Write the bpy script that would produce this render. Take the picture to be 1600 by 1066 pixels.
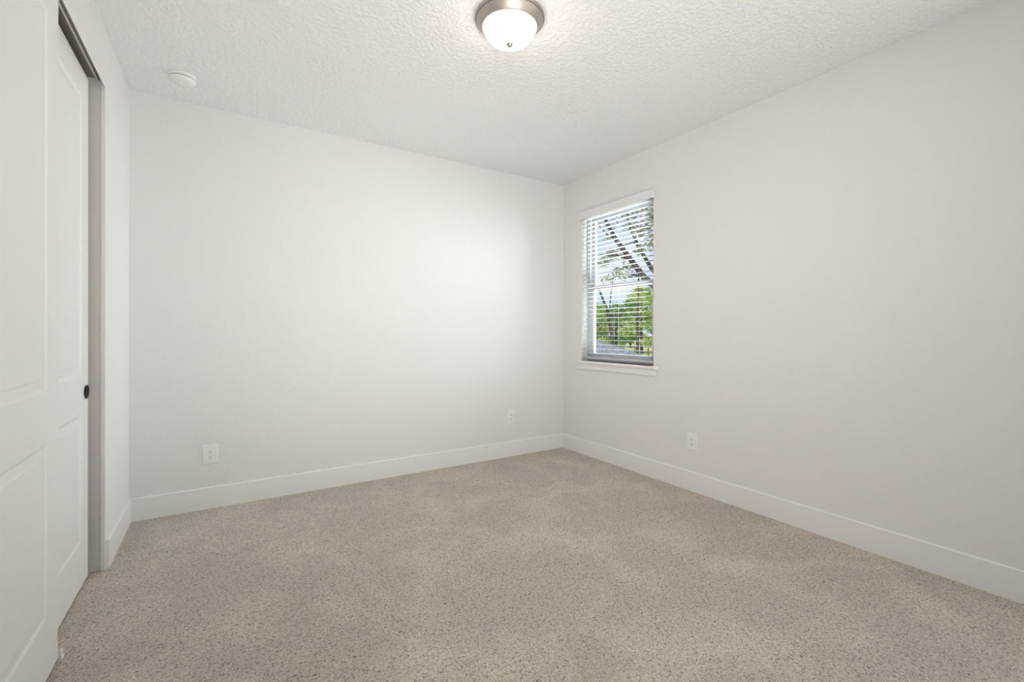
import bpy, bmesh, math, random
from mathutils import Vector, Matrix
random.seed(7)
sc = bpy.context.scene
for o in list(bpy.data.objects): bpy.data.objects.remove(o, do_unlink=True)
C = sc.collection
PI = math.pi

# ------------------------------------------------------------------ camera
cd = bpy.data.cameras.new('camera'); cam = bpy.data.objects.new('camera', cd); C.objects.link(cam)
cd.sensor_width = 36.0; cd.lens = 709.93 * 36.0 / 1600.0
cd.shift_y = -14.3 / 1600.0
cd.clip_start = 0.02; cd.clip_end = 800
cam.location = (0, 0, 1.2067)
cam.rotation_euler = (PI/2, 0.0, -0.56655)
cam.rotation_euler = (Matrix.Rotation(-0.56655, 3, 'Z') @ Matrix.Rotation(PI/2, 3, 'X') @ Matrix.Rotation(0.00086, 3, 'Z')).to_euler()
sc.camera = cam

# ------------------------------------------------------------------ colour management
vs = sc.view_settings
vs.view_transform = 'Standard'; vs.look = 'None'; vs.gamma = 1.0; vs.use_curve_mapping = False
vs.exposure = 0.33
sc.display_settings.display_device = 'sRGB'

# ------------------------------------------------------------------ world: pale blue sky with thin cloud
W = bpy.data.worlds.new('sky'); sc.world = W; W.use_nodes = True
nt = W.node_tree; nt.nodes.clear()
def nd(nt, t, **k):
    n = nt.nodes.new(t)
    for a, v in k.items(): setattr(n, a, v)
    return n
wo = nd(nt, 'ShaderNodeOutputWorld'); bg = nd(nt, 'ShaderNodeBackground')
tc = nd(nt, 'ShaderNodeTexCoord')
mp = nd(nt, 'ShaderNodeMapping'); mp.inputs['Scale'].default_value = (1, 1, 2.6)
nz = nd(nt, 'ShaderNodeTexNoise'); nz.inputs['Scale'].default_value = 5.0; nz.inputs['Detail'].default_value = 6
cr = nd(nt, 'ShaderNodeValToRGB')
cr.color_ramp.elements[0].position = 0.44; cr.color_ramp.elements[0].color = (0.50, 0.66, 0.86, 1)
cr.color_ramp.elements[1].position = 0.66; cr.color_ramp.elements[1].color = (0.88, 0.91, 0.95, 1)
nt.links.new(tc.outputs['Generated'], mp.inputs['Vector']); nt.links.new(mp.outputs['Vector'], nz.inputs['Vector'])
nt.links.new(nz.outputs['Fac'], cr.inputs['Fac']); nt.links.new(cr.outputs['Color'], bg.inputs['Color'])
bg.inputs['Strength'].default_value = 0.85
nt.links.new(bg.outputs['Background'], wo.inputs['Surface'])

# ------------------------------------------------------------------ large lights
def area(name, loc, target, sx, sy, power, col, spread=180):
    l = bpy.data.lights.new(name, 'AREA'); l.shape = 'RECTANGLE'; l.size = sx; l.size_y = sy
    l.energy = power; l.color = col; l.spread = math.radians(spread)
    o = bpy.data.objects.new(name, l); C.objects.link(o); o.location = loc
    d = Vector(target) - Vector(loc); o.rotation_euler = d.to_track_quat('-Z', 'Y').to_euler()
    return o
# added fill light in an added window opening beside the camera
area('side_fill', (3.14, -0.28, 1.55), (0, -0.28, 1.55), 1.10, 1.35, 8, (1.0, 0.985, 0.96))
# added unseen fill lights outdoors, in place of daylight through the visible window
area('outdoor_fill_low', (4.1, 1.9, -0.4), (1.9, 3.3, 2.74), 1.6, 1.6, 400, (0.93, 0.97, 1.0))
area('outdoor_fill_mid', (5.4, 2.4, 0.2), (0.3, 3.2, 2.5), 1.7, 2.0, 80, (0.95, 0.98, 1.0))
area('outdoor_fill_high', (5.6, 2.5, 2.3), (-0.5, 3.1, 1.3), 1.7, 2.0, 235, (0.95, 0.98, 1.0))
# two added soft fill lights behind the camera
area('rear_fill_forward', (-0.1, -0.7, 1.5), (2.9, 3.3, 1.3), 0.8, 0.8, 8.5, (1.0, 0.98, 0.96), 80)
area('rear_fill_ceiling', (0.6, -0.25, 0.35), (0.8, 2.3, 2.74), 1.5, 1.5, 19, (1.0, 0.98, 0.96), 110)
sl = bpy.data.lights.new('sun', 'SUN'); sl.energy = 2.2; sl.angle = math.radians(6); sl.color = (1.0, 0.95, 0.86)
so = bpy.data.objects.new('sun', sl); C.objects.link(so); so.location = (0, -10, 20)
so.rotation_euler = Vector((0.55, 0.35, -0.75)).to_track_quat('-Z', 'Y').to_euler()

# ------------------------------------------------------------------ materials
def mat(name, col, rough=0.5, metal=0.0, spec=0.5):
    m = bpy.data.materials.new(name); m.use_nodes = True
    b = m.node_tree.nodes['Principled BSDF']
    b.inputs['Base Color'].default_value = (*col, 1); b.inputs['Roughness'].default_value = rough
    b.inputs['Metallic'].default_value = metal; b.inputs['Specular IOR Level'].default_value = spec
    return m
def bumpy(name, col, rough, scale, dist, strength=1.0, detail=3, lo=0.35, hi=0.65, spec=0.3):
    m = mat(name, col, rough, 0, spec); t = m.node_tree; b = t.nodes['Principled BSDF']
    c = nd(t, 'ShaderNodeTexCoord'); n = nd(t, 'ShaderNodeTexNoise'); n.inputs['Scale'].default_value = scale
    n.inputs['Detail'].default_value = detail
    r = nd(t, 'ShaderNodeMapRange'); r.inputs['From Min'].default_value = lo; r.inputs['From Max'].default_value = hi
    r.interpolation_type = 'SMOOTHSTEP'
    u = nd(t, 'ShaderNodeBump'); u.inputs['Distance'].default_value = dist; u.inputs['Strength'].default_value = strength
    t.links.new(c.outputs['Object'], n.inputs['Vector']); t.links.new(n.outputs['Fac'], r.inputs['Value'])
    t.links.new(r.outputs['Result'], u.inputs['Height']); t.links.new(u.outputs['Normal'], b.inputs['Normal'])
    return m
M = {}
M['wall'] = bumpy('wall_paint', (0.79, 0.782, 0.768), 0.62, 90, 0.0006, 0.5, 3)
M['ceiling'] = bumpy('knockdown_ceiling', (0.885, 0.88, 0.872), 0.85, 42, 0.0035, 0.75, 5, 0.40, 0.60)
M['trim'] = mat('trim_paint', (0.84, 0.835, 0.82), 0.32)
M['jamb'] = mat('jamb_grey_beige', (0.70, 0.685, 0.65), 0.5)  # greyer and more beige than the trim
M['door'] = mat('door_paint', (0.84, 0.832, 0.815), 0.38)
M['vinyl'] = mat('window_vinyl', (0.52, 0.53, 0.55), 0.35)
M['blind'] = mat('blind_slat', (0.50, 0.515, 0.53), 0.38)
M['valance'] = mat('valance_white', (0.80, 0.80, 0.795), 0.38)
M['plastic'] = mat('white_plastic', (0.84, 0.84, 0.82), 0.3)
M['slot'] = mat('outlet_slot', (0.05, 0.05, 0.05), 0.6)
M['dark'] = mat('dark_bronze', (0.012, 0.011, 0.010), 0.4, 0.6)
M['track'] = mat('track_metal', (0.30, 0.27, 0.235), 0.5, 0.6)
M['fin'] = mat('track_fin', (0.75, 0.72, 0.68), 0.35, 0.4)
M['wand'] = mat('tilt_wand', (0.30, 0.31, 0.33), 0.3)
M['finial'] = mat('finial_nickel', (0.45, 0.38, 0.34), 0.28, 1.0)
M['grey'] = mat('grey_vent', (0.16, 0.155, 0.15), 0.6)

def glass_mat():
    m = bpy.data.materials.new('window_glass'); m.use_nodes = True; t = m.node_tree; t.nodes.clear()
    o = nd(t, 'ShaderNodeOutputMaterial'); tr = nd(t, 'ShaderNodeBsdfTransparent'); g = nd(t, 'ShaderNodeBsdfGlossy')
    tr.inputs['Color'].default_value = (0.97, 0.985, 0.98, 1); g.inputs['Roughness'].default_value = 0.02
    f = nd(t, 'ShaderNodeFresnel'); f.inputs['IOR'].default_value = 1.35; x = nd(t, 'ShaderNodeMixShader')
    ge = nd(t, 'ShaderNodeNewGeometry'); iv = nd(t, 'ShaderNodeMath', operation='SUBTRACT'); iv.inputs[0].default_value = 1.0
    mu = nd(t, 'ShaderNodeMath', operation='MULTIPLY')       # reflect on the entering side only
    t.links.new(ge.outputs['Backfacing'], iv.inputs[1]); t.links.new(f.outputs['Fac'], mu.inputs[0]); t.links.new(iv.outputs[0], mu.inputs[1])
    t.links.new(mu.outputs[0], x.inputs['Fac']); t.links.new(tr.outputs[0], x.inputs[1]); t.links.new(g.outputs[0], x.inputs[2])
    t.links.new(x.outputs[0], o.inputs['Surface']); return m
M['glass'] = glass_mat()

def brushed():
    m = mat('brushed_nickel', (0.50, 0.45, 0.405), 0.40, 1.0); t = m.node_tree; b = t.nodes['Principled BSDF']
    c = nd(t, 'ShaderNodeTexCoord'); p = nd(t, 'ShaderNodeMapping'); p.inputs['Scale'].default_value = (6, 6, 260)
    n = nd(t, 'ShaderNodeTexNoise'); n.inputs['Scale'].default_value = 3
    r = nd(t, 'ShaderNodeMapRange'); r.inputs['To Min'].default_value = 0.40; r.inputs['To Max'].default_value = 0.50
    t.links.new(c.outputs['Object'], p.inputs['Vector']); t.links.new(p.outputs['Vector'], n.inputs['Vector'])
    t.links.new(n.outputs['Fac'], r.inputs['Value']); t.links.new(r.outputs['Result'], b.inputs['Roughness'])
    return m
M['nickel'] = brushed()

def shade_glass():
    m = mat('lit_frosted_glass', (0.92, 0.90, 0.86), 0.35); b = m.node_tree.nodes['Principled BSDF']
    b.inputs['Emission Color'].default_value = (1.0, 0.915, 0.79, 1); b.inputs['Emission Strength'].default_value = LAMP
    return m
LAMP = 13.0
M['shade'] = shade_glass()

def carpet():
    m = mat('carpet_pile', (0.4, 0.35, 0.3), 0.95, 0, 0.1); t = m.node_tree; b = t.nodes['Principled BSDF']
    L = t.links.new
    c = nd(t, 'ShaderNodeTexCoord')
    n1 = nd(t, 'ShaderNodeTexNoise'); n1.inputs['Scale'].default_value = 115; n1.inputs['Detail'].default_value = 4; n1.inputs['Roughness'].default_value = 0.65; n1.inputs['Distortion'].default_value = 1.2
    n2 = nd(t, 'ShaderNodeTexNoise'); n2.inputs['Scale'].default_value = 2.1; n2.inputs['Detail'].default_value = 5; n2.inputs['Roughness'].default_value = 0.62; n2.inputs['Distortion'].default_value = 0.6
    n3 = nd(t, 'ShaderNodeTexNoise'); n3.inputs['Scale'].default_value = 330; n3.inputs['Detail'].default_value = 2
    for n in (n1, n2, n3): L(c.outputs['Object'], n.inputs['Vector'])
    r1 = nd(t, 'ShaderNodeValToRGB')
    e = r1.color_ramp.elements
    e[0].position = 0.35; e[0].color = (0.155, 0.12, 0.09, 1)
    e[1].position = 0.64; e[1].color = (0.86, 0.77, 0.67, 1)
    k = e.new(0.46); k.color = (0.64, 0.56, 0.478, 1)
    L(n1.outputs['Fac'], r1.inputs['Fac'])
    r2 = nd(t, 'ShaderNodeMapRange'); r2.inputs['From Min'].default_value = 0.45; r2.inputs['From Max'].default_value = 0.68
    r2.inputs['To Min'].default_value = 0.95; r2.inputs['To Max'].default_value = 1.17
    L(n2.outputs['Fac'], r2.inputs['Value'])
    mx = nd(t, 'ShaderNodeVectorMath', operation='SCALE'); L(r1.outputs['Color'], mx.inputs[0]); L(r2.outputs['Result'], mx.inputs['Scale'])
    L(mx.outputs['Vector'], b.inputs['Base Color'])
    ad = nd(t, 'ShaderNodeMath', operation='MULTIPLY_ADD'); L(n3.outputs['Fac'], ad.inputs[0]); ad.inputs[1].default_value = 0.5; L(n1.outputs['Fac'], ad.inputs[2])
    u = nd(t, 'ShaderNodeBump'); u.inputs['Distance'].default_value = 0.012; u.inputs['Strength'].default_value = 0.8
    L(ad.outputs[0], u.inputs['Height']); L(u.outputs['Normal'], b.inputs['Normal'])
    b.inputs['Sheen Weight'].default_value = 0.25; b.inputs['Sheen Roughness'].default_value = 0.6
    return m
M['carpet'] = carpet()

def var(name, c1, c2, scale, rough=0.8, detail=3):
    m = mat(name, c1, rough, 0, 0.2); t = m.node_tree; b = t.nodes['Principled BSDF']
    c = nd(t, 'ShaderNodeTexCoord'); n = nd(t, 'ShaderNodeTexNoise'); n.inputs['Scale'].default_value = scale; n.inputs['Detail'].default_value = detail
    r = nd(t, 'ShaderNodeValToRGB'); r.color_ramp.elements[0].position = 0.38; r.color_ramp.elements[1].position = 0.62
    r.color_ramp.elements[0].color = (*c1, 1); r.color_ramp.elements[1].color = (*c2, 1)
    t.links.new(c.outputs['Object'], n.inputs['Vector']); t.links.new(n.outputs['Fac'], r.inputs['Fac']); t.links.new(r.outputs['Color'], b.inputs['Base Color'])
    return m
M['leaf_lime'] = var('lime_leaves', (0.30, 0.44, 0.10), (0.56, 0.62, 0.22), 0.9)
M['leaf_green'] = var('green_leaves', (0.14, 0.28, 0.09), (0.34, 0.48, 0.18), 0.9)
M['leaf_olive'] = var('olive_leaves', (0.18, 0.21, 0.10), (0.42, 0.45, 0.26), 2.0)
M['bark'] = var('bark', (0.05, 0.045, 0.04), (0.14, 0.125, 0.11), 6)
M['lawn'] = var('lawn', (0.42, 0.42, 0.16), (0.58, 0.54, 0.26), 0.15)
M['shingle'] = var('roof_shingles', (0.17, 0.18, 0.21), (0.30, 0.31, 0.35), 9, 0.9, 5)
M['stucco'] = bumpy('stucco', (0.62, 0.60, 0.55), 0.9, 40, 0.004)
M['post'] = mat('fence_post', (0.10, 0.09, 0.08), 0.8)

# ------------------------------------------------------------------ mesh helpers
def bx(bm, x0, x1, y0, y1, z0, z1):
    v = [bm.verts.new(p) for p in ((x0,y0,z0),(x1,y0,z0),(x1,y1,z0),(x0,y1,z0),(x0,y0,z1),(x1,y0,z1),(x1,y1,z1),(x0,y1,z1))]
    for f in ((0,3,2,1),(4,5,6,7),(0,1,5,4),(1,2,6,5),(2,3,7,6),(3,0,4,7)): bm.faces.new([v[i] for i in f])
    return bm
def boxes(*bs):
    bm = bmesh.new()
    for b in bs: bx(bm, *b)
    return bm
def obj(name, bm, m, parent=None, smooth=False, bevel=0, seg=2, loc=None):
    bmesh.ops.recalc_face_normals(bm, faces=bm.faces)
    me = bpy.data.meshes.new(name); bm.to_mesh(me); bm.free()
    o = bpy.data.objects.new(name, me); C.objects.link(o)
    if m is not None: me.materials.append(m)
    if smooth:
        for p in me.polygons: p.use_smooth = True
    if loc is not None: o.location = loc
    if parent is not None: o.parent = parent
    if bevel:
        b = o.modifiers.new('bevel', 'BEVEL'); b.width = bevel; b.segments = seg; b.limit_method = 'ANGLE'; b.angle_limit = math.radians(35)
        if seg > 1: b.harden_normals = False
    return o
def struct(name, bm, m, **k):
    o = obj(name, bm, m, **k); o['kind'] = 'structure'; return o
def tag(o, label, cat, group=None):
    o['label'] = label; o['category'] = cat
    if group: o['group'] = group
    return o
def thing(name, label, cat, loc=(0,0,0), group=None):
    o = bpy.data.objects.new(name, None); C.objects.link(o); o.location = loc; o.empty_display_size = 0.1
    return tag(o, label, cat, group)
def grp(name, loc=(0,0,0)):
    o = bpy.data.objects.new(name, None); C.objects.link(o); o.location = loc; o['kind'] = 'structure'; return o
def lathe(prof, n=64, cap=False):
    bm = bmesh.new(); rings = []
    for r, z in prof:
        if r < 1e-6: rings.append([bm.verts.new((0, 0, z))])
        else: rings.append([bm.verts.new((r*math.cos(2*PI*i/n), r*math.sin(2*PI*i/n), z)) for i in range(n)])
    for a, b in zip(rings, rings[1:]):
        for i in range(n):
            j = (i+1) % n
            if len(a) == 1 and len(b) == 1: continue
            if len(a) == 1: bm.faces.new((a[0], b[i], b[j]))
            elif len(b) == 1: bm.faces.new((a[i], b[0], a[j]))
            else: bm.faces.new((a[i], b[i], b[j], a[j]))
    return bm
def prism(pts, axis, a0, a1):
    """closed outline pts (2D) extruded along axis 'x' (pts=y,z) or 'y' (pts=x,z)"""
    bm = bmesh.new()
    f = (lambda p, a: (a, p[0], p[1])) if axis == 'x' else (lambda p, a: (p[0], a, p[1]))
    A = [bm.verts.new(f(p, a0)) for p in pts]; B = [bm.verts.new(f(p, a1)) for p in pts]
    n = len(pts); bm.faces.new(A); bm.faces.new(B[::-1])
    for i in range(n): bm.faces.new((A[i], A[(i+1) % n], B[(i+1) % n], B[i]))
    return bm
def tube(bm, pts, rad, n=6):
    rings = []
    for i, p in enumerate(pts):
        p = Vector(p); t = Vector(pts[min(i+1, len(pts)-1)]) - Vector(pts[max(i-1, 0)]); t.normalize()
        u = t.cross(Vector((0.3, 0.2, 1)) if abs(t.z) < 0.9 else Vector((1, 0, 0))).normalized(); w = t.cross(u)
        r = rad[i] if isinstance(rad, (list, tuple)) else rad
        rings.append([bm.verts.new(p + u*r*math.cos(2*PI*k/n) + w*r*math.sin(2*PI*k/n)) for k in range(n)])
    for a, b in zip(rings, rings[1:]):
        for k in range(n): bm.faces.new((a[k], a[(k+1) % n], b[(k+1) % n], b[k]))
    bm.faces.new(rings[0][::-1]); bm.faces.new(rings[-1])
    return bm

# ------------------------------------------------------------------ room shell
H = 2.74; XL = -0.5035; XR = 3.009; YB = 3.731; YR = -1.05
TW = 0.150                                    # outer wall thickness
CX = -1.20                                    # closet back
struct('floor', boxes((CX-0.1, XR+TW, YR-0.1, YB+TW, -0.12, 0)), M['carpet'])
struct('ceiling', boxes((CX-0.1, XR+TW, YR-0.1, YB+TW, H, H+0.12)), M['ceiling'])
struct('wall_back', boxes((CX-0.1, XR+TW, YB, YB+TW, 0, H)), M['wall'])
struct('wall_rear', boxes((CX-0.1, XR+TW, YR-0.1, YR, 0, H)), M['wall'])
# right wall with the window opening (and an added opening for fill light)
W1 = (2.548, 3.445, 0.925, 2.385); W2 = (-0.86, 0.30, 0.86, 2.24)
def wall_right():
    x0, x1 = XR, XR+TW
    return boxes((x0,x1,YR,W2[0],0,H),(x0,x1,W2[0],W2[1],0,W2[2]),(x0,x1,W2[0],W2[1],W2[3],H),
                 (x0,x1,W2[1],W1[0],0,H),(x0,x1,W1[0],W1[1],0,W1[2]),(x0,x1,W1[0],W1[1],W1[3],H),(x0,x1,W1[1],YB,0,H))
struct('wall_right', wall_right(), M['wall'])
# left wall: closet opening y 1.24 .. 3.045, drywall edge strip then a slightly recessed jamb
OY0, OY1, OZ = 1.24, 3.045, 2.482; XW = -0.6185
def wall_left():
    return boxes((XW, XL, YR, OY0, 0, H), (XW, XL, OY0, OY1, OZ, H), (-0.520, XL, OY1, YB, 0, H), (XW, -0.520, OY1+0.012, YB, 0, H))
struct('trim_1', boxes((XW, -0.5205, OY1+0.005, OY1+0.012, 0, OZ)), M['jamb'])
struct('wall_left', wall_left(), M['wall'])
struct('wall_closet', boxes((CX-0.1, CX, YR, YB, 0, H), (CX, XW, 0.9, 1.0, 0, H), (CX, XW, 3.45, 3.55, 0, H)), M['wall'])

# baseboards: flat board with an eased top
BT = 0.014; BH = 0.146
def base_x(x, sgn, y0, y1):      # runs along y on a wall at x
    return prism([(x, 0), (x+sgn*BT, 0), (x+sgn*BT, BH-0.005), (x+sgn*(BT-0.004), BH-0.001), (x, BH)], 'y', y0, y1)
struct('baseboard_right', base_x(XR, -1, YR, YB-BT+0.001), M['trim'])
struct('baseboard_left', base_x(XL, 1, 3.055, YB-BT+0.001), M['trim'])
struct('baseboard_back', prism([(YB, 0), (YB-BT, 0), (YB-BT, BH-0.005), (YB-BT+0.004, BH-0.001), (YB, BH)], 'x', XL, XR), M['trim'])

# ------------------------------------------------------------------ closet doors
def door_slab(y0, y1, z0, z1, xf, thick, panels):
    """moulded slab facing +x at x=xf; each panel (ya,yb,za,zb) gets a dropped edge, a long cove and a raised field"""
    bm = bmesh.new()
    ys = sorted({y0, y1, *[p[0] for p in panels], *[p[1] for p in panels]})
    zs = sorted({z0, z1, *[p[2] for p in panels], *[p[3] for p in panels]})
    G = {}
    def v(y, z, d=0.0):
        k = (round(y, 5), round(z, 5), round(d, 5))
        if k not in G: G[k] = bm.verts.new((xf-d, y, z))
        return G[k]
    def inp(y, z): return any(a < y < b and c < z < d for a, b, c, d in panels)
    for i in range(len(ys)-1):
        for j in range(len(zs)-1):
            if inp((ys[i]+ys[i+1])/2, (zs[j]+zs[j+1])/2): continue
            bm.faces.new((v(ys[i], zs[j]), v(ys[i+1], zs[j]), v(ys[i+1], zs[j+1]), v(ys[i], zs[j+1])))
    prof = [(0, 0), (0.004, 0.0004), (0.011, 0.0034), (0.016, 0.0046), (0.024, 0.0046), (0.036, 0.0036), (0.043, 0.0030), (0.0465, 0.0012), (0.050, 0.0010)]
    for a, b, c, d in panels:
        rs = [[(a+o, c+o), (b-o, c+o), (b-o, d-o), (a+o, d-o)] for o, _ in prof]
        for q in range(len(prof)-1):
            for k in range(4):
                l = (k+1) % 4
                bm.faces.new((v(*rs[q][k], prof[q][1]), v(*rs[q][l], prof[q][1]), v(*rs[q+1][l], prof[q+1][1]), v(*rs[q+1][k], prof[q+1][1])))
        bm.faces.new([v(*p, prof[-1][1]) for p in rs[-1]])
    bmesh.ops.remove_doubles(bm, verts=bm.verts, dist=1e-6)
    # edges and back
    be = [e for e in bm.edges if len(e.link_faces) == 1]
    r = bmesh.ops.extrude_edge_only(bm, edges=be); nv = [g for g in r['geom'] if isinstance(g, bmesh.types.BMVert)]
    for w in nv: w.co.x = xf-thick
    bmesh.ops.holes_fill(bm, edges=[e for e in bm.edges if len(e.link_faces) == 1], sides=0)
    return bm
def sliding_door(name, y1, xf, pull):
    w = 0.914; y0 = y1-w; z0, z1 = 0.014, 2.44
    s = 0.116
    d = struct(name, door_slab(y0, y1, z0, z1, xf, 0.035, [(y0+s, y1-s, 0.218, 0.824), (y0+s, y1-s, 0.997, 2.315)]), M['door'])
    if pull:
        prof = [(0.0, -0.006), (0.020, -0.006), (0.0255, -0.003), (0.027, 0.0012), (0.0310, 0.0014), (0.0325, 0.0004), (0.0325, -0.002)]
        bm = lathe(prof, 40)
        bmesh.ops.rotate(bm, verts=bm.verts, matrix=Matrix.Rotation(PI/2, 3, 'Y'))
        # cup stands on the face (no hole): shift so that the rim touches the face
        bmesh.ops.translate(bm, verts=bm.verts, vec=(xf+0.0062, y1-0.045, 0.917))
        p = obj('door_pull', bm, M['dark'], d, smooth=True); p['label'] = 'black round flush pull'
    return d
sliding_door('door_1', 2.292, -0.5085, False)
sliding_door('door_2', 2.991, -0.5575, True)

t = thing('closet_door_track', 'bronze metal double track above the white sliding closet doors', 'door track', (-0.55, 2.14, OZ))
def loc(bm, o):
    bmesh.ops.translate(bm, verts=bm.verts, vec=-o.location); return bm
obj('track_plate', loc(boxes((-0.612, -0.5075, OY0, OY1, OZ-0.006, OZ), (-0.612, -0.609, OY0, OY1, 2.452, OZ-0.006)), t), M['track'], t)
obj('fascia', loc(boxes((-0.5072, -0.5042, OY0, OY1, 2.444, OZ)), t), M['trim'], t)['label'] = 'painted fascia strip'
obj('centre_fin', loc(boxes((-0.5345, -0.5285, OY0, OY1, 2.4635, OZ-0.006)), t), M['fin'], t)['label'] = 'bright aluminium fin'

g = thing('floor_guide', 'small white plastic floor guide at the foot of the front closet door', 'door guide', (-0.51, 2.31, 0))
obj('guide_base', loc(boxes((-0.556, -0.497, 2.296, 2.326, 0.0, 0.006)), g), M['plastic'], g, bevel=0.001)
obj('guide_fin', loc(boxes((-0.5072, -0.500, 2.298, 2.318, 0.006, 0.034)), g), M['plastic'], g, bevel=0.002)

# ------------------------------------------------------------------ window 1
GX = 3.088                                     # inner face of the vinyl frame
w = grp('window_1', (XR+0.08, (W1[0]+W1[1])/2, W1[2]))
ya, yb, za, zb = W1
def wl(bm): return loc(bm, w)
fw = 0.042
fr = obj('window_frame', wl(boxes((GX, GX+0.07, ya, ya+fw, za, zb), (GX, GX+0.07, yb-fw, yb, za, zb), (GX, GX+0.07, ya+fw, yb-fw, zb-fw, zb), (GX, GX+0.07, ya+fw, yb-fw, za, za+0.03))), M['vinyl'], w, bevel=0.002)
def sash(name, x, z0, z1, s, top, bot):
    a, b = ya+fw, yb-fw
    o = obj(name, wl(boxes((x, x+0.026, a, a+s, z0, z1), (x, x+0.026, b-s, b, z0, z1), (x, x+0.026, a+s, b-s, z1-top, z1), (x, x+0.026, a+s, b-s, z0, z0+bot))), M['vinyl'], w, bevel=0.003)
    p = obj('glass_pane', wl(boxes((x+0.011, x+0.015, a+s, b-s, z0+bot, z1-top))), M['glass'], o)
    return o
sash('lower_sash', GX+0.008, za+0.03, 1.660, 0.045, 0.038, 0.045)
sash('upper_sash', GX+0.036, 1.622, zb-fw, 0.032, 0.035, 0.038)
obj('sash_lock', wl(boxes((GX-0.004, GX+0.008, 2.96, 3.02, 1.650, 1.664))), M['vinyl'], w, bevel=0.002)
# stool with eased nose and returns, apron below
def stool():
    bm = bmesh.new()
    n = 0.034; xa = XR-n
    out = [(GX, ya), (XR, ya), (XR, ya-0.052), (xa+0.010, ya-0.052), (xa, ya-0.042), (xa, yb+0.042), (xa+0.010, yb+0.052), (XR, yb+0.052), (XR, yb), (GX, yb)]
    A = [bm.verts.new((x, y, 0.898)) for x, y in out]; B = [bm.verts.new((x, y, 0.925)) for x, y in out]
    bm.faces.new(A[::-1]); bm.faces.new(B)
    for i in range(len(out)): bm.faces.new((A[i], A[(i+1) % len(out)], B[(i+1) % len(out)], B[i]))
    return bm
obj('window_stool', wl(stool()), M['trim'], w, bevel=0.006, seg=3)
obj('window_apron', wl(boxes((XR-0.016, XR, ya-0.034, yb+0.034, 0.843, 0.898))), M['trim'], w, bevel=0.003)

# blind
b = thing('window_blind', 'open white horizontal slat blind hanging in the window', 'blind', (3.04, (ya+yb)/2, zb))
def bl(bm): return loc(bm, b)
vx = 2.974
obj('valance', bl(boxes((vx, vx+0.010, 2.530, 3.462, 2.312, 2.386), (vx+0.010, XR-0.0005, 2.530, 2.538, 2.312, 2.386), (vx+0.010, XR-0.0005, 3.454, 3.462, 2.312, 2.386))), M['valance'], b, bevel=0.003)
obj('headrail', bl(boxes((3.014, 3.064, ya+0.006, yb-0.006, 2.336, 2.383))), M['blind'], b)
def slats():
    bm = bmesh.new(); z = 2.318; xs = (3.0145, 3.027, 3.0395, 3.052, 3.0645); up = (0.0, 0.0011, 0.0015, 0.0011, 0.0)
    tilt = math.radians(0.5)
    while z > 0.985:
        pts = [(x, z+u+(x-3.0395)*math.tan(tilt)) for x, u in zip(xs, up)] + [(x, z+u-0.0022+(x-3.0395)*math.tan(tilt)) for x, u in reversed(list(zip(xs, up)))]
        A = [bm.verts.new((p[0], ya+0.008, p[1])) for p in pts]; B = [bm.verts.new((p[0], yb-0.008, p[1])) for p in pts]
        n = len(pts); bm.faces.new(A); bm.faces.new(B[::-1])
        for i in range(n): bm.faces.new((A[i], A[(i+1) % n], B[(i+1) % n], B[i]))
        z -= 0.0425
    return bm
obj('slats', bl(slats()), M['blind'], b)
obj('bottom_rail', bl(boxes((3.014, 3.065, ya+0.008, yb-0.008, 0.946, 0.966))), M['blind'], b, bevel=0.003)
for y in (2.70, 2.996, 3.293):
    bm = bmesh.new()
    for x in (3.0128, 3.0662): tube(bm, [(x, y, 0.955), (x, y, 2.345)], 0.0009, 5)
    obj('ladder_cord', bl(bm), M['blind'], b)
bm = tube(bmesh.new(), [(3.006, 3.352, 2.30), (3.006, 3.352, 1.74)], 0.0042, 6)
obj('tilt_wand', bl(bm), M['wand'], b)['label'] = 'grey tilt wand'

# added window for the fill light (beside the camera, out of view): frame only
w = grp('added_window', (XR+0.08, (W2[0]+W2[1])/2, W2[2]))
ya, yb, za, zb = W2
obj('window_frame', wl(boxes((GX, GX+0.035, ya, ya+.04, za, zb), (GX, GX+0.035, yb-.04, yb, za, zb), (GX, GX+0.035, ya+.04, yb-.04, zb-.04, zb), (GX, GX+0.035, ya+.04, yb-.04, za, za+.04), (GX, GX+0.035, ya+.04, yb-.04, 1.55, 1.59))), M['vinyl'], w)

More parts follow.
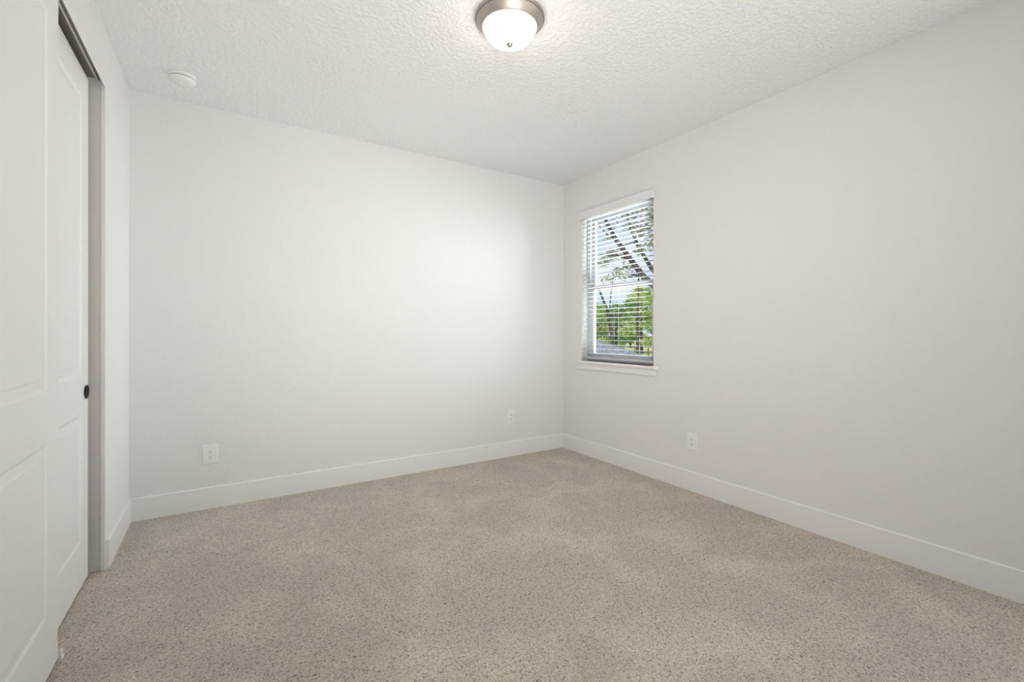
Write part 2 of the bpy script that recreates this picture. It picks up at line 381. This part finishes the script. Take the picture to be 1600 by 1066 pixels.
# ------------------------------------------------------------------ outlets
def outlet(name, label):
    """duplex outlet facing -y, origin at wall surface"""
    t = thing(name, label, 'outlet')
    W_, H_ = 0.044, 0.066
    bm = bmesh.new()
    A = [bm.verts.new((x, 0, z)) for x, z in ((-W_,-H_),(W_,-H_),(W_,H_),(-W_,H_))]
    B = [bm.verts.new((x, -0.0035, z)) for x, z in ((-W_,-H_),(W_,-H_),(W_,H_),(-W_,H_))]
    D = [bm.verts.new((x, -0.0065, z)) for x, z in ((-W_+.005,-H_+.005),(W_-.005,-H_+.005),(W_-.005,H_-.005),(-W_+.005,H_-.005))]
    bm.faces.new(A); bm.faces.new(D)
    for P, Q in ((A, B), (B, D)):
        for i in range(4): bm.faces.new((P[i], P[(i+1) % 4], Q[(i+1) % 4], Q[i]))
    obj('cover_plate', bm, M['plastic'], t)
    for s in (1, -1):
        bm = bmesh.new(); pts = []
        for k in range(32):
            a = 2*PI*k/32; pts.append((0.0172*math.cos(a), max(-0.0128, min(0.0128, 0.0172*math.sin(a)))+s*0.0196))
        A = [bm.verts.new((x, -0.0065, z)) for x, z in pts]; B = [bm.verts.new((x, -0.0085, z)) for x, z in pts]
        bm.faces.new(A); bm.faces.new(B)
        for i in range(32): bm.faces.new((A[i], A[(i+1) % 32], B[(i+1) % 32], B[i]))
        r = obj('receptacle', bm, M['plastic'], t)
        z = s*0.0196
        q = boxes((-0.0078, -0.0052, -0.0090, -0.0084, z-0.001, z+0.0075), (0.0052, 0.0078, -0.0090, -0.0084, z, z+0.0065), (-0.0026, 0.0026, -0.0090, -0.0084, z-0.0095, z-0.0045))
        obj('slot', q, M['slot'], r)
    bm = lathe([(0.0032, 0), (0.0030, 0.0012), (0.0, 0.0016)], 16); bmesh.ops.rotate(bm, verts=bm.verts, matrix=Matrix.Rotation(PI/2, 3, 'X'))
    bmesh.ops.translate(bm, verts=bm.verts, vec=(0, -0.0065, 0)); obj('screw', bm, M['plastic'], t)
    return t
def dup(root, label):
    r = root.copy(); C.objects.link(r); r['label'] = label
    for ch in list(root.children):
        c = ch.copy(); C.objects.link(c); c.parent = r
        for gch in ch.children:
            d = gch.copy(); C.objects.link(d); d.parent = c
    return r
o1 = outlet('wall_outlet', 'white duplex outlet low on the back wall near the closet'); o1['group'] = 'white duplex outlets'
o1.location = (-0.073, YB, 0.368)
o2 = dup(o1, 'white duplex outlet low on the back wall near the window corner'); o2.location = (2.358, YB, 0.379)
o3 = dup(o1, 'white duplex outlet low on the window wall, right of the window sill'); o3.location = (XR, 2.176, 0.372); o3.rotation_euler = (0, 0, -PI/2)

# ------------------------------------------------------------------ smoke detector
t = thing('smoke_detector', 'round white smoke detector on the ceiling near the closet', 'smoke detector', (-0.205, 3.365, H))
obj('mounting_base', lathe([(0, 0), (0.070, 0), (0.071, -0.004), (0.069, -0.016), (0.0, -0.016)], 48), M['plastic'], t, smooth=False)
obj('vent_gap', lathe([(0, -0.016), (0.0615, -0.016), (0.0610, -0.0195), (0, -0.0195)], 48), M['grey'], t)['label'] = 'dark vent slot'
obj('cover', lathe([(0, -0.0195), (0.066, -0.0195), (0.066, -0.024), (0.062, -0.034), (0.052, -0.041), (0.030, -0.044), (0, -0.0445)], 48), M['plastic'], t, smooth=True)
bm = lathe([(0.011, 0.004), (0.011, -0.0015), (0.009, -0.0025), (0, -0.003)], 24); bmesh.ops.translate(bm, verts=bm.verts, vec=(-0.012, -0.020, -0.0445))
obj('test_button', bm, M['plastic'], t, smooth=True)

# ------------------------------------------------------------------ ceiling light
t = thing('ceiling_light', 'lit round flush mount ceiling light with brushed nickel ring', 'ceiling light', (1.180, 1.878, H))
obj('canopy', lathe([(0, -0.0005), (0.166, -0.0005), (0.1695, -0.003), (0.1700, -0.010), (0.1680, -0.0135), (0.1625, -0.0145), (0.1625, -0.018), (0.1615, -0.021), (0.154, -0.031), (0.146, -0.041), (0.139, -0.049), (0.1355, -0.0525), (0.131, -0.0530), (0.1285, -0.050), (0.128, -0.045), (0, -0.045)], 96), M['nickel'], t, smooth=True)
bm = lathe([(0.1640, -0.0142), (0.1652, -0.0150), (0.1652, -0.0172), (0.1620, -0.0182)], 96)
obj('trim_groove', bm, M['grey'], t, smooth=True)['label'] = 'dark groove round the nickel ring'
R0 = 0.1275; pr = []
for k in range(15):
    a = (PI/2)*k/14; pr.append((R0*math.cos(a)**0.80 if k < 14 else 0.0, -0.0475 - 0.078*math.sin(a)))
obj('glass_shade', lathe(pr, 96), M['shade'], t, smooth=True)['label'] = 'lit white frosted glass bowl'
obj('finial', lathe([(0, -0.1235), (0.0165, -0.1250), (0.0175, -0.1275), (0.0160, -0.1320), (0.0125, -0.1365), (0.0092, -0.1400), (0.0070, -0.1435), (0, -0.1455)], 32), M['finial'], t, smooth=True)

# ------------------------------------------------------------------ outdoors (upper-floor view)
GZ = -2.6
def pt(u, vv, dist):
    """a place outdoors: horizontal bearing of column u, height seen at row vv, at a horizontal distance"""
    f = 709.93; a = -0.56655; x = (u-800)/f
    dx = x*math.cos(a) - math.sin(a); dy = math.cos(a) + x*math.sin(a)   # bearing
    n = math.hypot(dx, dy); k = dist/n
    return Vector((dx*k, dy*k, 1.2067 - (vv-518.7)/f*k))
o = obj('lawn', boxes((3.6, 330, -120, 330, GZ-0.3, GZ)), M['lawn']); o['kind'] = 'structure'


# neighbouring house: hip roof, ridge running away from the window, near hip falling to the right
hz = 1.12; hw = 4.6; pit = 0.35
t = thing('neighbour_house', 'house with a low dark grey shingled hip roof seen below the window', 'house', (9.84, 11.32, GZ))
az = math.radians(41.0); F = Vector((math.sin(az), math.cos(az), 0)); Rr = Vector((math.cos(az), -math.sin(az), 0))
P0 = F*15.0 + Vector((0, 0, hz)); P1 = F*23.0 + Vector((0, 0, hz)); dz = Vector((0, 0, -pit*hw))
A_ = P0 - F*hw + Rr*hw + dz; B_ = P1 + F*hw + Rr*hw + dz; C_ = P1 + F*hw - Rr*hw + dz; D_ = P0 - F*hw - Rr*hw + dz
bm = bmesh.new()
vv = [bm.verts.new(p) for p in (P0, P1, A_, B_, C_, D_)]
lo = [bm.verts.new(p - Vector((0, 0, 0.18))) for p in (A_, B_, C_, D_)]
for f in ((0, 5, 2), (0, 2, 3, 1), (1, 3, 4), (1, 4, 5, 0)): bm.faces.new([vv[k] for k in f])
e4 = [vv[2], vv[3], vv[4], vv[5]]
for k in range(4): bm.faces.new((e4[k], e4[(k+1) % 4], lo[(k+1) % 4], lo[k]))
bm.faces.new(lo[::-1])
obj('hip_roof', loc(bm, t), M['shingle'], t)
bm = bmesh.new(); q = [p*1.0 for p in (A_, B_, C_, D_)]; cen = sum(q, Vector())/4
q = [cen + (p-cen)*0.92 for p in q]
up = [bm.verts.new((p.x, p.y, A_.z-0.18)) for p in q]; dn = [bm.verts.new((p.x, p.y, GZ)) for p in q]
bm.faces.new(up); bm.faces.new(dn[::-1])
for k in range(4): bm.faces.new((up[k], up[(k+1) % 4], dn[(k+1) % 4], dn[k]))
obj('house_wall', loc(bm, t), M['stucco'], t)

def leaves(bm, c, rad, n, s, rnd, flat=0.8):
    for _ in range(n):
        d = Vector((rnd.gauss(0, 1), rnd.gauss(0, 1), rnd.gauss(0, 1)*flat)); d = d.normalized()*rad*rnd.random()**0.4
        p = Vector(c) + Vector((d.x, d.y, d.z*flat))
        u = Vector((rnd.gauss(0, 1), rnd.gauss(0, 1), rnd.gauss(0, .6))).normalized(); w_ = u.cross(Vector((rnd.gauss(0, 1), rnd.gauss(0, 1), rnd.gauss(0, 1)))).normalized()
        a = s*rnd.uniform(.6, 1.3)
        bm.faces.new([bm.verts.new(p + u*x*a + w_*y*a*0.62) for x, y in ((-1, 0), (0, -0.5), (1, 0), (0, 0.5))])
def far_tree(h, cr, leafm, label, group, seed):
    rnd = random.Random(seed)
    t = thing('leafy_tree', label, 'tree', (0, 0, GZ), group)
    bm = bmesh.new(); tube(bm, [(0, 0, 0), (0.15, 0.1, h*0.3), (0.05, -0.1, h*0.6), (0.2, 0, h*0.85)], [0.30, 0.24, 0.15, 0.05], 8)
    for k in range(7):
        a = rnd.random()*2*PI; z0 = h*rnd.uniform(.3, .65)
        tube(bm, [(0.1, 0, z0), (math.cos(a)*cr*.4, math.sin(a)*cr*.4, z0+h*.12), (math.cos(a)*cr*.8, math.sin(a)*cr*.8, z0+h*.2)], [0.12, 0.07, 0.03], 6)
    obj('trunk', bm, M['bark'], t)
    bm = bmesh.new()
    for k in range(40):
        a = rnd.random()*2*PI; z = rnd.uniform(0.12, 0.93); rr = cr*math.sin(min(1, (1.02-z)*1.5)*PI/2)*rnd.random()**.5
        leaves(bm, (math.cos(a)*rr, math.sin(a)*rr, z*h), cr*rnd.uniform(.24, .40), 130, 0.34, rnd)
    obj('foliage', bm, leafm, t); return t
def place(t, u, dist, rz, sc_):
    p = pt(u, 518.7, dist); t.location = (p.x, p.y, GZ); t.rotation_euler = (0, 0, rz); t.scale = (sc_,)*3
def copy_tree(root, label=None):
    r = root.copy(); C.objects.link(r)
    if label: r['label'] = label
    for ch in root.children:
        c = ch.copy(); C.objects.link(c); c.parent = r
    return r
G1 = 'green trees beyond the lawn'
ta = far_tree(12.0, 4.2, M['leaf_green'], 'mid green leafy tree in the row beyond the lawn', G1, 1)
tb = far_tree(12.5, 4.0, M['leaf_lime'], 'sunlit yellow green tree in the row beyond the lawn', 'yellow green trees beyond the lawn', 2)
place(ta, 962, 92, 0.3, 0.80)
row = [(tb, 930, 84, 1.1, 0.72), (tb, 1003, 84, 2.0, 0.98), (ta, 1046, 92, 3.1, 0.92), (ta, 893, 96, 5.7, 0.85), (tb, 1118, 88, 0.8, 0.9), (ta, 985, 116, 4.2, 1.0), (ta, 1052, 124, 2.2, 0.9), (ta, 940, 122, 0.9, 0.9),
       (tb, 1180, 96, 1.9, 1.0), (ta, 1270, 90, 2.6, 0.95), (tb, 1400, 84, 0.5, 0.9), (ta, 1560, 80, 3.5, 0.95), (tb, 1790, 78, 4.4, 0.9)]
first = True
for src, u, dist, rz, s_ in row:
    if src is tb and first: place(tb, u, dist, rz, s_); first = False
    else: place(copy_tree(src), u, dist, rz, s_)

def limb_tree(name, label, base, limbs, clusters, leafm, s, seed, fol='foliage'):
    rnd = random.Random(seed); t = thing(name, label, 'tree', (base.x, base.y, GZ))
    def L(bm):
        bmesh.ops.translate(bm, verts=bm.verts, vec=(-base.x, -base.y, -GZ)); return bm
    bm = bmesh.new()
    for pts, r0, r1 in limbs:
        n = len(pts); tube(bm, pts, [r0+(r1-r0)*k/(n-1) for k in range(n)], 7)
    obj('trunk', L(bm), M['bark'], t)
    bm = bmesh.new()
    for c, rad, n in clusters: leaves(bm, c, rad, n, s, rnd)
    obj(fol, L(bm), leafm, t); return t
# spreading tree close outside, its limbs crossing the upper pane
bs = pt(1205, 518.7, 17); bs.z = GZ
fork = pt(1170, 490, 17); f2 = pt(1110, 450, 16.8)
limbs = [([bs, Vector((bs.x+.1, bs.y-.1, -0.8)), fork], 0.26, 0.2),
 ([fork, pt(1040, 462, 16.5), pt(1006, 433, 16), pt(985, 405, 15.8), pt(962, 374, 15.5), pt(943, 338, 15.2), pt(930, 300, 15)], 0.15, 0.03),
 ([fork, f2, pt(1040, 440, 17.5), pt(1019, 421, 17.5), pt(1000, 390, 17.4), pt(984, 355, 17.2), pt(973, 305, 17)], 0.13, 0.03),
 ([pt(985, 405, 15.8), pt(965, 399, 15.4), pt(940, 398, 15.2), pt(928, 402, 15)], 0.045, 0.015),
 ([pt(1006, 433, 16), pt(985, 428, 15.6), pt(966, 430, 15.4), pt(950, 438, 15.3)], 0.04, 0.012),
 ([pt(1000, 390, 17.4), pt(990, 378, 17), pt(970, 385, 16.8)], 0.04, 0.012),
 ([pt(962, 374, 15.5), pt(948, 366, 15.3), pt(935, 352, 15.2)], 0.035, 0.012),
 ([f2, pt(1050, 400, 17), pt(1025, 350, 17), pt(1005, 318, 17)], 0.1, 0.03)]
cl = []
rc = random.Random(5)
for u, v_, rad, n in [(950, 402, .34, 110), (960, 396, .30, 90), (942, 412, .25, 50), (975, 402, .25, 60), (980, 418, .28, 70), (965, 424, .24, 55), (972, 432, .22, 40), (950, 436, .26, 45), (990, 430, .2, 30),
        (1000, 392, .25, 60), (1010, 384, .28, 80), (1000, 360, .34, 110), (985, 352, .30, 90), (1012, 352, .34, 110), (1018, 370, .25, 60), (970, 338, .3, 70), (990, 330, .36, 110), (1010, 328, .36, 110),
        (955, 352, .25, 50), (940, 345, .22, 40), (975, 322, .25, 50), (1000, 312, .25, 50), (930, 362, .15, 20), (948, 372, .18, 30), (1035, 330, .6, 150), (1050, 380, .7, 180), (1045, 300, .8, 200), (1070, 430, .6, 150), (1085, 350, 1.0, 300), (920, 320, .3, 60), (960, 290, .5, 120), (1000, 270, .6, 150)]:
    cl.append((pt(u, v_, 16.2+rc.uniform(-.8, .8)), rad, n))
limb_tree('spreading_tree', 'nearby tree whose leafy limbs cross the upper window pane', bs, limbs, cl, M['leaf_olive'], 0.075, 3)
# slim leaning tree in front of the far row
b2 = pt(962, 518.7, 34); b2.z = GZ
limb_tree('leaning_tree', 'slim dark leaning tree rising from behind the shingled roof', b2,
 [([b2, pt(957, 528, 34), pt(952, 500, 34), pt(949, 485, 34), pt(943, 470, 33.8), pt(936, 452, 33.6)], 0.17, 0.07),
  ([pt(951, 497, 34), pt(953, 478, 34), pt(955, 455, 34), pt(958, 435, 34)], 0.05, 0.03),
  ([pt(952, 492, 34), pt(966, 494, 33.8), pt(985, 490, 33.5), pt(1000, 496, 33)], 0.08, 0.03)],
 [(pt(940, 480, 33.8), .5, 60), (pt(980, 492, 33.5), .5, 50), (pt(956, 488, 34), .4, 40), (pt(936, 500, 34), .5, 60)], M['leaf_green'], 0.13, 4)
b3 = pt(996, 518.7, 60); b3.z = GZ
limb_tree('bare_trunk_tree', 'tall straight tree with a bare dark trunk in front of the lawn edge', b3,
 [([b3, pt(996, 530, 60), pt(996, 500, 60), pt(997, 460, 60), pt(998, 430, 60)], 0.22, 0.10),
  ([pt(996, 500, 60), pt(1004, 485, 60), pt(1014, 478, 60)], 0.1, 0.05)],
 [(pt(998, 466, 60), 1.2, 120), (pt(1010, 470, 60), 1.2, 100), (pt(990, 462, 60), 0.9, 60)], M['leaf_lime'], 0.2, 6)

t = thing('pasture_fence', 'row of thin dark posts standing in the far yellow lawn', 'fence', (74, 66, GZ))
for k, u in enumerate((972, 992, 1013, 1034, 1056)):
    p = pt(u, 518.7, 72)
    obj('post', loc(boxes((p.x-.06, p.x+.06, p.y-.06, p.y+.06, GZ, GZ+1.35)), t), M['post'], t)
